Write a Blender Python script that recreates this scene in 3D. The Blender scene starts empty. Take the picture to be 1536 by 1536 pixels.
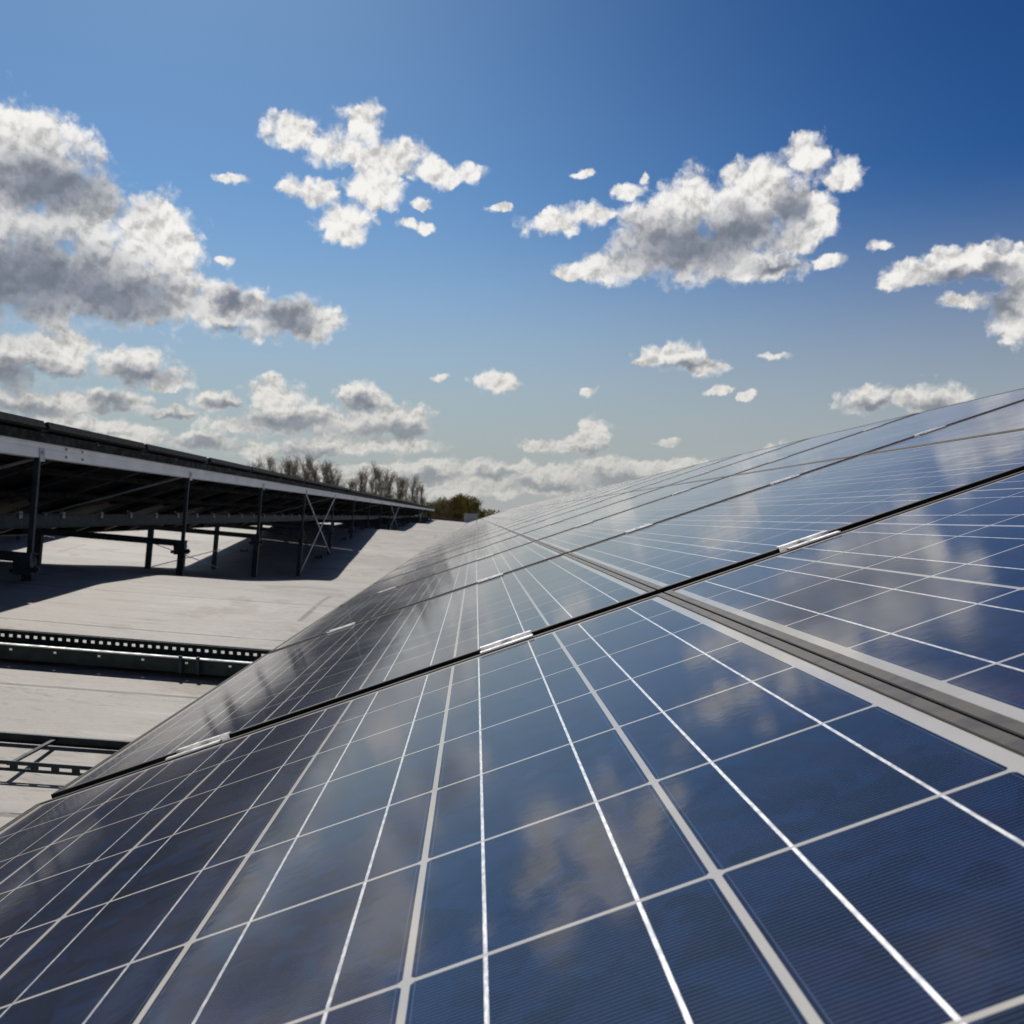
import bpy, math, random
import numpy as np
from mathutils import Vector, Matrix, Euler
random.seed(7)
S = bpy.context.scene
COL = S.collection
R = math.radians

# ------------------------------------------------------------------ camera
# The eye is the origin; +Y runs along the panel rows, +X to the right, +Z up.
cam = bpy.data.cameras.new("camera")
cam.sensor_width = 36.0
cam.lens = 36.0 * 1402.0 / 1536.0
cam.clip_start = 0.02
cam.clip_end = 20000
cam.dof.use_dof = True
cam.dof.focus_distance = 1.1
cam.dof.aperture_fstop = 18.0
co = bpy.data.objects.new("camera", cam)
COL.objects.link(co)
co.location = (0, 0, 0)
co.rotation_euler = (R(90) + 0.0048, 0, -0.0392)
S.camera = co
S.cycles.max_bounces = 6
S.cycles.diffuse_bounces = 3
S.cycles.glossy_bounces = 3

# ------------------------------------------------------------------ light
SUN_DIR = Vector((-0.25, 0.72, 1.0)).normalized()
SUN_EL = math.asin(SUN_DIR.z)
SUN_AZ = math.atan2(SUN_DIR.x, SUN_DIR.y)
sl = bpy.data.lights.new("sun", 'SUN')
sl.energy = 4.8
sl.angle = R(0.53)
sl.color = (1.0, 0.94, 0.86)
so = bpy.data.objects.new("sun", sl)
COL.objects.link(so)
so.rotation_euler = SUN_DIR.to_track_quat('Z', 'Y').to_euler()

S.view_settings.view_transform = 'Standard'
S.view_settings.look = 'None'
S.view_settings.exposure = 0.0
S.view_settings.gamma = 1.0
S.view_settings.use_curve_mapping = False


# ------------------------------------------------------------------ node helper
class NT:
    def __init__(self, tree):
        self.t = tree
        self.n = tree.nodes
        self.l = tree.links

    def node(self, typ, **kw):
        n = self.n.new(typ)
        for k, v in kw.items():
            setattr(n, k, v)
        return n

    def put(self, sock, v):
        if v is None:
            return
        if isinstance(v, bpy.types.NodeSocket):
            self.l.new(v, sock)
        else:
            sock.default_value = v

    def m(self, op, a, b=None, c=None, clamp=False):
        n = self.node('ShaderNodeMath', operation=op, use_clamp=clamp)
        self.put(n.inputs[0], a)
        self.put(n.inputs[1], b)
        self.put(n.inputs[2], c)
        return n.outputs[0]

    def v(self, op, a, b=None, c=None, scale=None):
        n = self.node('ShaderNodeVectorMath', operation=op)
        self.put(n.inputs[0], a)
        if b is not None:
            self.put(n.inputs[1], b)
        if c is not None:
            self.put(n.inputs[2], c)
        if scale is not None:
            self.put(n.inputs['Scale'], scale)
        return n.outputs['Value'] if op in ('LENGTH', 'DOT_PRODUCT') else n.outputs[0]

    def sep(self, a):
        n = self.node('ShaderNodeSeparateXYZ')
        self.put(n.inputs[0], a)
        return n.outputs[0], n.outputs[1], n.outputs[2]

    def comb(self, x, y, z):
        n = self.node('ShaderNodeCombineXYZ')
        self.put(n.inputs[0], x); self.put(n.inputs[1], y); self.put(n.inputs[2], z)
        return n.outputs[0]

    def noise(self, vec, scale, detail=3, rough=0.5, dist=0.0, dim='3D', color=False):
        n = self.node('ShaderNodeTexNoise', noise_dimensions=dim)
        self.put(n.inputs['Vector'], vec)
        n.inputs['Scale'].default_value = scale
        n.inputs['Detail'].default_value = detail
        n.inputs['Roughness'].default_value = rough
        n.inputs['Distortion'].default_value = dist
        return n.outputs['Color'] if color else n.outputs[0]

    def ss(self, x, lo, hi, a=0.0, b=1.0, typ='SMOOTHSTEP'):
        n = self.node('ShaderNodeMapRange', interpolation_type=typ)
        self.put(n.inputs['Value'], x)
        self.put(n.inputs['From Min'], lo); self.put(n.inputs['From Max'], hi)
        self.put(n.inputs['To Min'], a); self.put(n.inputs['To Max'], b)
        return n.outputs[0]

    def mix(self, f, a, b, blend='MIX'):
        n = self.node('ShaderNodeMix', data_type='RGBA', blend_type=blend)
        self.put(n.inputs[0], f)
        self.put(n.inputs[6], a if isinstance(a, bpy.types.NodeSocket) else (*a, 1))
        self.put(n.inputs[7], b if isinstance(b, bpy.types.NodeSocket) else (*b, 1))
        return n.outputs[2]


# ------------------------------------------------------------------ world: sky and fair-weather clouds
# every blob is (azimuth, elevation, half width, half height) in degrees on the celestial sphere
CLOUDS = [(-24.5,18.5,2.93,2.85),(-26.5,18.5,2.83,2.58),(-22.6,16.6,3.7,2.3),(-19.3,15.9,2.83,2.09),(-17.9,15.0,1.8,1.46),(-24.5,12.9,4.88,2.63),(-20.9,12.4,3.63,1.95),(-27.4,12.6,3.4,2.84),(-17.3,12.5,2.0,1.62),(-14.5,11.9,2.25,1.41),(-11.3,11.6,2.39,1.35),(-9.4,11.5,1.33,0.8),(-14.9,14.6,0.67,0.35),(-28.3,15.8,3.64,4.93),(-10.9,21.9,1.63,0.96),(-7.0,22.7,1.35,1.05),(-8.2,21.3,1.9,1.04),(-5.2,20.7,2.81,1.05),(-2.2,20.1,2.52,0.65),(-6.2,19.4,2.0,1.29),(-9.6,18.8,1.88,0.8),(-8.0,17.5,1.66,1.29),(-7.5,16.5,0.87,0.73),(-3.6,17.1,1.05,0.37),(-3.3,18.5,0.57,0.33),(-14.5,19.1,0.97,0.27),(19.6,20.4,1.27,1.05),(21.9,19.3,1.16,1.0),(17.5,19.2,2.36,1.26),(13.2,18.3,2.36,1.52),(16.0,17.7,2.89,1.79),(11.0,16.5,2.63,1.78),(14.2,15.4,3.91,1.6),(17.5,14.4,2.28,0.95),(7.8,14.8,2.43,0.81),(5.9,14.6,1.22,0.49),(20.3,17.3,1.26,1.32),(19.0,15.8,1.27,1.1),(4.6,17.5,2.04,0.74),(7.2,17.9,1.7,0.53),(9.2,19.1,1.05,0.41),(10.2,19.8,0.4,0.36),(1.6,18.3,0.49,0.29),(6.5,20.1,0.61,0.24),(20.9,14.5,0.95,0.39),(23.7,15.0,0.85,0.38),(25.7,13.3,1.72,0.9),(27.9,13.7,1.73,0.88),(30.1,13.5,1.76,1.08),(28.0,11.7,1.66,0.52),(30.5,10.9,1.27,1.58),(12.0,9.7,1.67,0.81),(13.6,8.8,1.34,0.56),(14.8,7.5,0.78,0.28),(17.9,9.4,0.99,0.24),(16.3,7.1,0.38,0.24),(10.0,9.3,0.56,0.28),(22.8,6.8,1.29,0.84),(25.5,6.4,1.04,0.68),(26.7,6.6,1.56,1.04),(-2.2,8.5,0.65,0.33),(1.1,8.2,1.72,0.53),(6.7,7.7,0.73,0.29),(11.7,4.6,0.72,0.2),(18.4,3.8,1.36,0.47),(7.3,5.0,1.05,0.98),(5.4,4.3,2.69,0.53),(-24.5,8.9,2.44,1.24),(-22.6,9.4,1.35,0.96),(-20.0,8.7,2.45,1.13),(-18.2,8.1,1.79,0.54),(-26.5,8.0,1.89,1.15),(-24.5,6.1,3.91,0.73),(-20.5,6.4,1.91,0.75),(-17.9,5.9,1.62,0.38),(-15.1,6.7,1.68,0.55),(-12.1,7.2,2.11,1.03),(-10.9,5.8,3.29,0.96),(-12.1,8.2,0.77,0.36),(-7.0,7.3,1.67,0.97),(-4.6,5.9,2.5,0.97),(-7.8,5.5,2.77,0.8),(-16.2,4.3,2.21,0.54),(-19.8,4.6,2.46,0.45),(-12.8,3.9,1.9,0.55),(-9.9,4.0,1.76,0.56),(-2.6,2.9,2.84,0.73),(1.3,2.9,2.45,0.74),(4.8,2.5,3.26,0.73),(8.6,2.7,3.03,0.97),(12.0,2.9,2.98,0.64),(-6.2,2.5,2.8,0.57),(6.8,1.9,3.65,0.57),(0.3,1.8,4.9,0.57),(-21.2,14.1,2.75,1.2),(16.0,16.2,2.31,1.59),(18.6,17.8,2.26,1.57),(10.4,15.4,2.4,1.05),(-22.6,5.0,4.38,0.52),(-25.2,4.4,2.9,0.51),(-14.4,5.4,2.25,0.55),(-8.6,4.3,3.15,0.56),(-5.0,4.3,2.82,0.57),(-18.0,7.6,1.44,0.46),(-0.5,2.5,4.48,0.82),(6.0,2.0,3.66,0.73),(11.0,2.5,3.19,0.73),(-3.8,1.7,5.25,0.65),(-9.4,2.8,3.53,0.48),(14.0,2.4,2.35,0.48)]
# their shaded undersides
BASES = [(-24.2,17.6,3.6,1.54),(-24.5,12.9,4.88,2.01),(-20.9,12.2,3.63,1.43),(-26.8,12.0,3.44,1.97),(-14.5,12.3,0.97,0.78),(-11.2,11.5,1.62,0.95),(-14.4,10.7,0.98,0.35),(12.8,15.8,3.75,1.45),(16.0,16.4,2.51,1.19),(18.8,17.5,0.98,1.02),(18.1,14.3,1.51,0.39),(28.4,12.9,2.31,0.48),(30.0,11.4,1.09,0.8),(12.4,8.9,1.43,0.28),(23.0,6.4,0.93,0.34),(26.6,6.1,1.43,0.52),(-24.5,7.7,2.44,0.66),(-19.6,8.0,1.83,0.57),(-26.5,7.4,1.57,0.72),(-20.9,6.3,1.11,0.45),(-25.2,5.8,1.93,0.4),(-11.3,5.5,2.51,0.52),(-14.7,6.5,0.97,0.31),(-6.8,6.7,1.43,0.44),(-4.9,5.1,2.49,0.53),(-15.8,4.1,1.55,0.35),(-9.9,3.7,1.64,0.32),(-2.6,2.4,1.7,0.33),(1.1,2.6,1.31,0.29),(7.2,4.0,0.89,0.37),(8.6,2.2,1.7,0.49),(4.4,1.9,2.12,0.33),(-18.0,5.7,1.08,0.23),(-22.6,4.5,2.02,0.22)]

def build_world():
    w = bpy.data.worlds.new("World")
    S.world = w
    w.use_nodes = True
    w.cycles.sampling_method = 'MANUAL'
    w.cycles.sample_map_resolution = 256
    w.node_tree.nodes.clear()
    g = NT(w.node_tree)
    sky = g.node('ShaderNodeTexSky', sky_type='NISHITA')
    sky.sun_disc = False
    sky.sun_elevation = SUN_EL
    sky.sun_rotation = SUN_AZ
    sky.altitude = 100
    sky.air_density = 1.0
    sky.dust_density = 0.7
    sky.ozone_density = 2.2
    hs = g.node('ShaderNodeHueSaturation')
    hs.inputs['Saturation'].default_value = 0.90
    hs.inputs['Value'].default_value = 1.0
    ga = g.node('ShaderNodeGamma')
    ga.inputs['Gamma'].default_value = 1.8
    g.l.new(g.v('SCALE', sky.outputs[0], scale=0.16), ga.inputs['Color'])
    g.l.new(g.v('SCALE', ga.outputs[0], scale=4.5), hs.inputs['Color'])
    tc = g.node('ShaderNodeTexCoord')
    d = g.v('NORMALIZE', tc.outputs['Generated'])
    x, y, z = g.sep(d)
    az = g.m('DEGREES', g.m('ARCTAN2', x, y))
    el = g.m('DEGREES', g.m('ARCSINE', z))
    p0 = g.comb(az, el, 0.0)
    # billowing: two scales of warp
    wa = g.v('SUBTRACT', g.noise(p0, 0.42, 2, 0.5, color=True), (0.5, 0.5, 0.5))
    wb = g.v('SUBTRACT', g.noise(p0, 1.1, 5, 0.55, color=True), (0.5, 0.5, 0.5))
    p = g.v('MULTIPLY_ADD', wa, (1.5, 0.9, 0.0), p0)
    p = g.v('MULTIPLY_ADD', wb, (1.3, 1.0, 0.0), p)
    fine2 = g.noise(p0, 0.55, 4, 0.6)

    def detail(q0):
        q = g.v('MULTIPLY_ADD', wb, (0.9, 0.9, 0), q0)
        vr = g.node('ShaderNodeTexVoronoi', feature='SMOOTH_F1', voronoi_dimensions='2D')
        g.put(vr.inputs['Vector'], q)
        vr.inputs['Scale'].default_value = 0.50
        vr.inputs['Detail'].default_value = 3.0
        vr.inputs['Roughness'].default_value = 0.55
        vr.inputs['Lacunarity'].default_value = 2.2
        vr.inputs['Smoothness'].default_value = 0.25
        puff = g.m('SUBTRACT', 0.60, vr.outputs['Distance'])
        fine = g.noise(q0, 1.6, 7, 0.56, 0.1)
        return g.m('ADD', g.m('MULTIPLY', g.m('SUBTRACT', fine, 0.5), 0.70), g.m('MULTIPLY', puff, 0.72))

    def field(q, blobs, k=0.42):
        cur = None
        for (a, e, rx, ry) in blobs:
            ln = g.v('LENGTH', g.v('MULTIPLY_ADD', q, (1 / rx, 1 / ry, 0), (-a / rx, -e / ry, 0)))
            if cur is None:
                cur = ln
            else:
                cur = g.m('SMOOTH_MIN', cur, ln, k)
        return g.m('SUBTRACT', 1.0, cur)
    f0 = field(p, CLOUDS)
    osc = g.ss(el, 3.0, 13.0, 0.40, 1.0)
    f1 = field(g.v('MULTIPLY_ADD', wb, (1.0, 0.7, 0.0), p), BASES, 0.6)
    n0 = detail(p0)
    ns = detail(g.v('ADD', p0, g.v('SCALE', g.comb(-0.14, 0.40, 0.0), scale=osc)))
    relief = g.m('SUBTRACT', n0, ns)
    n1 = g.m('MULTIPLY', g.m('SUBTRACT', fine2, 0.5), 0.5)
    dens = g.m('ADD', g.m('ADD', g.m('MULTIPLY', f0, 1.15), n0), n1)
    wide = g.ss(g.noise(p0, 0.8, 3), 0.35, 0.65, 0.20, 0.75)
    mask = g.ss(dens, -0.44, g.m('ADD', -0.22, wide))
    # self shadow: how much cloud lies towards the sun
    sh = g.m('ADD', f1, g.m('MULTIPLY', n0, 0.22))
    sh = g.m('SUBTRACT', sh, g.m('MULTIPLY', relief, 0.28))
    shade = g.ss(sh, -0.95, 0.75, 0.0, 0.97)
    # scattered clouds for the rest of the sky, on a flat cloud deck
    zc = g.m('MAXIMUM', z, 0.05)
    q = g.comb(g.m('DIVIDE', x, zc), g.m('DIVIDE', y, zc), 3.7)
    gn = g.noise(q, 1.15, 8, 0.56, 0.2)
    gn2 = g.noise(g.v('ADD', q, (-0.09, 0.2, 0.0)), 1.15, 4, 0.56, 0.2)
    out = g.m('MAXIMUM', g.ss(el, 31.0, 40.0), g.ss(g.m('ABSOLUTE', az), 31.0, 40.0), clamp=True)
    gm = g.m('MULTIPLY', g.ss(gn, 0.55, 0.66), out)
    gm = g.m('MULTIPLY', gm, g.ss(el, 2.0, 9.0))
    gs = g.ss(gn2, 0.56, 0.76)
    tot = g.m('MAXIMUM', mask, gm)
    shd = g.m('MAXIMUM', g.m('MULTIPLY', shade, g.ss(mask, 0.0, 0.3)), g.m('MULTIPLY', gs, gm))
    lit = g.mix(g.ss(el, 1.0, 16.0), (6.8, 6.6, 6.2), (8.8, 8.6, 8.3))
    drk = g.mix(g.ss(el, 1.0, 14.0), (2.3, 2.5, 2.8), (1.75, 1.98, 2.5))
    lit = g.v('SCALE', lit, scale=g.ss(relief, -0.48, 0.22, 0.60, 1.07))
    drk = g.v('SCALE', drk, scale=g.ss(relief, -0.50, 0.50, 0.88, 1.22))
    ccol = g.mix(shd, lit, drk)
    # nearer the horizon the clouds sink into the haze
    alpha = g.m('MULTIPLY', tot, g.ss(el, -0.5, 8.0, 0.62, 0.97))
    # a polarised sky: deeper blue away from the sun
    pol = g.ss(g.m('ADD', az, g.m('MULTIPLY', el, 0.5)), 2.0, 46.0)
    deep = g.mix(pol, (0.74, 0.98, 0.96), (0.20, 0.50, 0.74))
    blue = g.mix(1.0, hs.outputs[0], deep, 'MULTIPLY')
    base = g.mix(g.ss(el, 20.0, 1.0, 0.0, 0.95), blue, (3.85, 4.05, 4.15))
    col = g.mix(alpha, base, ccol)
    bg = g.node('ShaderNodeBackground')
    g.put(bg.inputs['Color'], col)
    bg.inputs['Strength'].default_value = 0.1
    o = g.node('ShaderNodeOutputWorld')
    g.l.new(bg.outputs[0], o.inputs['Surface'])
build_world()


# ------------------------------------------------------------------ materials
def mat(name):
    m = bpy.data.materials.new(name)
    m.use_nodes = True
    g = NT(m.node_tree)
    b = m.node_tree.nodes['Principled BSDF']
    return m, g, b

def bump(g, b, h, strength=0.3, dist=0.01):
    n = g.node('ShaderNodeBump')
    n.inputs['Strength'].default_value = strength
    n.inputs['Distance'].default_value = dist
    g.put(n.inputs['Height'], h)
    g.l.new(n.outputs[0], b.inputs['Normal'])
    return n

def metal(name, c, rough=0.4, metallic=0.85, var=0.25, scale=9.0):
    m, g, b = mat(name)
    tc = g.node('ShaderNodeTexCoord').outputs['Object']
    n = g.noise(tc, scale, 5, 0.6)
    lo = tuple(k * (1 - var) for k in c)
    hi = tuple(min(1, k * (1 + var)) for k in c)
    g.put(b.inputs['Base Color'], g.mix(g.ss(n, 0.3, 0.7), lo, hi))
    b.inputs['Metallic'].default_value = metallic
    g.put(b.inputs['Roughness'], g.ss(g.noise(tc, scale * 3, 3), 0.3, 0.7, rough * 0.8, rough * 1.25))
    return m

M = {}
M['frame'] = metal('anodised_frame', (0.034, 0.028, 0.024), 0.50, 0.30, 0.04, 14)
M['clamp'] = metal('bright_aluminium', (0.80, 0.79, 0.77), 0.33, 0.75, 0.06, 30)
M['beam'] = metal('brushed_aluminium', (0.90, 0.89, 0.89), 0.45, 0.12, 0.06, 3)
M['galv'] = metal('galvanised_steel', (0.035, 0.050, 0.062), 0.50, 0.45, 0.35, 18)
M['strut'] = metal('zinc_strut', (0.48, 0.49, 0.52), 0.42, 0.35, 0.2, 8)
M['tray'] = metal('tray_steel', (0.03, 0.042, 0.044), 0.48, 0.5, 0.3, 12)
M['raft'] = metal('dull_rafter', (0.13, 0.125, 0.12), 0.45, 0.4, 0.25, 8)
M['traylip'] = metal('sunlit_tray_edge', (0.7, 0.7, 0.68), 0.35, 0.8, 0.1, 12)  # tray steel coloured pale for the sun caught on its lip
M['bolt'] = metal('bolt_steel', (0.22, 0.22, 0.22), 0.35, 0.9, 0.2, 60)
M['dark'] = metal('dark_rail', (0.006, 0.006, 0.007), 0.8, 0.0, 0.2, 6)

def plain(name, c, rough=0.7, var=0.2, scale=4.0):
    m, g, b = mat(name)
    tc = g.node('ShaderNodeTexCoord').outputs['Object']
    n = g.noise(tc, scale, 5, 0.6)
    g.put(b.inputs['Base Color'], g.mix(g.ss(n, 0.3, 0.7), tuple(k * (1 - var) for k in c), tuple(k * (1 + var) for k in c)))
    b.inputs['Roughness'].default_value = rough
    return m
M['back'] = plain('dark_backsheet', (0.007, 0.006, 0.006), 0.6, 0.3, 3)
M['bark'] = plain('bark', (0.20, 0.14, 0.10), 0.9, 0.35, 2)
M['bud'] = plain('spring_buds', (0.17, 0.125, 0.06), 0.9, 0.35, 0.6)
M['leafy'] = plain('young_leaves', (0.27, 0.215, 0.06), 0.85, 0.45, 0.5)
M['wallm'] = plain('cladding', (0.45, 0.45, 0.44), 0.6, 0.1, 1)
M['flash'] = plain('parapet_flashing', (0.03, 0.03, 0.033), 0.5, 0.2, 1)
M['hatch'] = plain('hatch_paint', (0.33, 0.36, 0.40), 0.5, 0.1, 2)

CP = 0.158           # cell pitch
HS, HL = 0.495, 0.7325          # half width up the slope, half length along the row
def pv_material():
    m, g, b = mat('photovoltaic_cells')
    tco = g.node('ShaderNodeTexCoord').outputs['Object']
    x, y, z = g.sep(tco)
    u = g.m('DIVIDE', g.m('ADD', x, 3 * CP), CP)          # 0..6 up the slope
    v = g.m('DIVIDE', g.m('ADD', y, 4.5 * CP), CP)        # 0..9 along the row
    cu = g.m('FLOOR', u); cv = g.m('FLOOR', v)
    fu = g.m('SUBTRACT', g.m('FRACT', u), 0.5)
    fv = g.m('SUBTRACT', g.m('FRACT', v), 0.5)
    au = g.m('MULTIPLY', g.m('ABSOLUTE', fu), CP)
    av = g.m('MULTIPLY', g.m('ABSOLUTE', fv), CP)
    hu = CP / 2 - 0.0022
    hv = CP / 2 - 0.0017
    inx = g.m('LESS_THAN', au, hu)
    iny = g.m('LESS_THAN', av, hv)
    corner = g.m('LESS_THAN', g.m('ADD', au, av), hu + hv - 0.0022)
    inside = g.m('MULTIPLY', g.m('LESS_THAN', g.m('ABSOLUTE', x), 3 * CP - 0.001), g.m('LESS_THAN', g.m('ABSOLUTE', y), 4.5 * CP - 0.001))
    cell = g.m('MULTIPLY', g.m('MULTIPLY', inx, iny), g.m('MULTIPLY', corner, inside))
    # per-cell and per-module random tones
    oi = g.node('ShaderNodeObjectInfo').outputs['Random']
    wn = g.node('ShaderNodeTexWhiteNoise', noise_dimensions='3D')
    g.put(wn.inputs['Vector'], g.comb(cu, cv, g.m('MULTIPLY', oi, 37.0)))
    rnd = wn.outputs['Value']
    seed = g.m('MULTIPLY', oi, 91.0)
    pos = g.comb(x, y, seed)
    # multicrystalline grains
    vo = g.node('ShaderNodeTexVoronoi', feature='F1')
    g.put(vo.inputs['Vector'], g.v('ADD', pos, g.v('MULTIPLY', g.noise(pos, 22, 3, color=True), (0.03, 0.03, 0))))
    vo.inputs['Scale'].default_value = 62.0
    gx, gy, gz = g.sep(vo.outputs['Color'])
    grain = g.m('ADD', g.m('MULTIPLY', gx, 0.55), g.m('MULTIPLY', g.noise(pos, 9, 4, 0.6), 0.6))
    c = g.mix(g.ss(grain, 0.25, 0.95), (0.0010, 0.0042, 0.016), (0.0026, 0.0135, 0.050))
    c = g.mix(g.m('MULTIPLY', g.ss(gy, 0.62, 0.95), 0.35), c, (0.012, 0.010, 0.040))
    c = g.mix(g.ss(rnd, 0.55, 1.0, 0.0, 0.4), c, (0.007, 0.008, 0.032))
    c = g.mix(g.m('MULTIPLY', g.ss(g.noise(pos, 2.2, 2), 0.56, 0.75), 0.35), c, (0.028, 0.010, 0.040))
    # silver fingers, 2.6 mm apart, running up the slope, and the thin frame line of each cell
    ff = g.m('ABSOLUTE', g.m('SUBTRACT', g.m('FRACT', g.m('DIVIDE', g.m('ADD', g.m('MULTIPLY', fv, CP), 1.0), 0.00285)), 0.5))
    finger = g.m('LESS_THAN', ff, 0.055)
    finger = g.m('MULTIPLY', finger, g.m('LESS_THAN', au, hu - 0.0022))
    edge = g.m('MULTIPLY', g.m('GREATER_THAN', au, hu - 0.0027), g.m('LESS_THAN', au, hu - 0.0022))
    line = g.m('MAXIMUM', finger, edge)
    c = g.mix(g.m('MULTIPLY', line, 0.40), c, (0.12, 0.18, 0.30))
    # white backing foil between the cells
    foil = g.mix(g.noise(pos, 30, 4), (0.36, 0.35, 0.33), (0.43, 0.42, 0.395))
    c = g.mix(cell, foil, c)
    # soldered ribbons, two to a cell, bridging the gaps
    rb = g.m('ABSOLUTE', g.m('SUBTRACT', au, 0.039))
    rib = g.m('MULTIPLY', g.m('LESS_THAN', rb, 0.00105), g.m('LESS_THAN', av, CP / 2 - 0.0009))
    rib = g.m('MULTIPLY', rib, inside)
    dash = g.noise(g.comb(g.m('MULTIPLY', x, 500), g.m('MULTIPLY', y, 130), seed), 1.0, 2, 0.6)
    rc = g.mix(g.ss(dash, 0.38, 0.62), (0.36, 0.37, 0.39), (0.58, 0.58, 0.58))
    c = g.mix(rib, c, rc)
    # dust film and a few specks of dirt
    dust = g.noise(pos, 5.0, 7, 0.7)
    c = g.mix(g.ss(dust, 0.45, 0.75, 0.002, 0.018), c, (0.42, 0.39, 0.35))
    low = g.m('MULTIPLY', g.ss(x, -HS + 0.05, -HS + 0.012), g.ss(g.noise(g.comb(x, g.m('MULTIPLY', y, 3.0), seed), 6, 5, 0.7), 0.35, 0.7))
    c = g.mix(g.m('MULTIPLY', low, 0.35), c, (0.30, 0.27, 0.22))
    sp = g.node('ShaderNodeTexVoronoi', feature='F1')
    g.put(sp.inputs['Vector'], g.comb(x, g.m('MULTIPLY', y, 0.7), seed))
    sp.inputs['Scale'].default_value = 15.0
    sx, sy, sz = g.sep(sp.outputs['Color'])
    spot = g.m('MULTIPLY', g.m('LESS_THAN', sp.outputs['Distance'], g.m('MULTIPLY', sy, 0.022)), g.m('GREATER_THAN', sx, 0.80))
    c = g.mix(g.m('MULTIPLY', spot, 0.6), c, (0.55, 0.56, 0.55))
    g.put(b.inputs['Base Color'], c)
    g.put(b.inputs['Metallic'], g.m('MULTIPLY', rib, 0.55))
    g.put(b.inputs['Roughness'], g.ss(rib, 0, 1, 0.55, 0.42, 'LINEAR'))
    b.inputs['Specular IOR Level'].default_value = 0.0
    b.inputs['Coat Weight'].default_value = 1.0
    b.inputs['Sheen Weight'].default_value = 0.05
    b.inputs['Sheen Roughness'].default_value = 0.09
    b.inputs['Sheen Tint'].default_value = (0.95, 0.97, 1.0, 1)
    b.inputs['Coat IOR'].default_value = 1.5
    g.put(b.inputs['Coat Roughness'], g.ss(g.noise(pos, 4.0, 5, 0.65), 0.3, 0.7, 0.065, 0.11))
    bn = g.node('ShaderNodeBump')
    bn.inputs['Strength'].default_value = 0.05
    bn.inputs['Distance'].default_value = 0.002
    g.put(bn.inputs['Height'], g.m('ADD', g.m('MULTIPLY', g.noise(pos, 90, 2), 0.45), g.m('MULTIPLY', g.noise(pos, 7, 2), 1.6)))
    g.l.new(bn.outputs[0], b.inputs['Coat Normal'])
    # thin dust film, whitened for the far glare: slanting rays cross more of it
    geo = g.node('ShaderNodeNewGeometry')
    cosv = g.m('MAXIMUM', g.m('ABSOLUTE', g.v('DOT_PRODUCT', geo.outputs['Incoming'], geo.outputs['Normal'])), 0.006)
    depth = g.ss(g.noise(g.comb(x, g.m('MULTIPLY', y, 0.6), seed), 3.5, 6, 0.65), 0.3, 0.7, 0.0022, 0.0050)
    cover = g.m('SUBTRACT', 1.0, g.m('EXPONENT', g.m('MULTIPLY', g.m('DIVIDE', depth, cosv), -1.0)))
    du = g.node('ShaderNodeBsdfDiffuse')
    du.inputs['Color'].default_value = (0.80, 0.79, 0.77, 1)
    mx = g.node('ShaderNodeMixShader')
    g.put(mx.inputs[0], cover)
    g.l.new(b.outputs[0], mx.inputs[1])
    g.l.new(du.outputs[0], mx.inputs[2])
    g.l.new(mx.outputs[0], m.node_tree.nodes['Material Output'].inputs['Surface'])
    return m
M['pv'] = pv_material()

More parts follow.
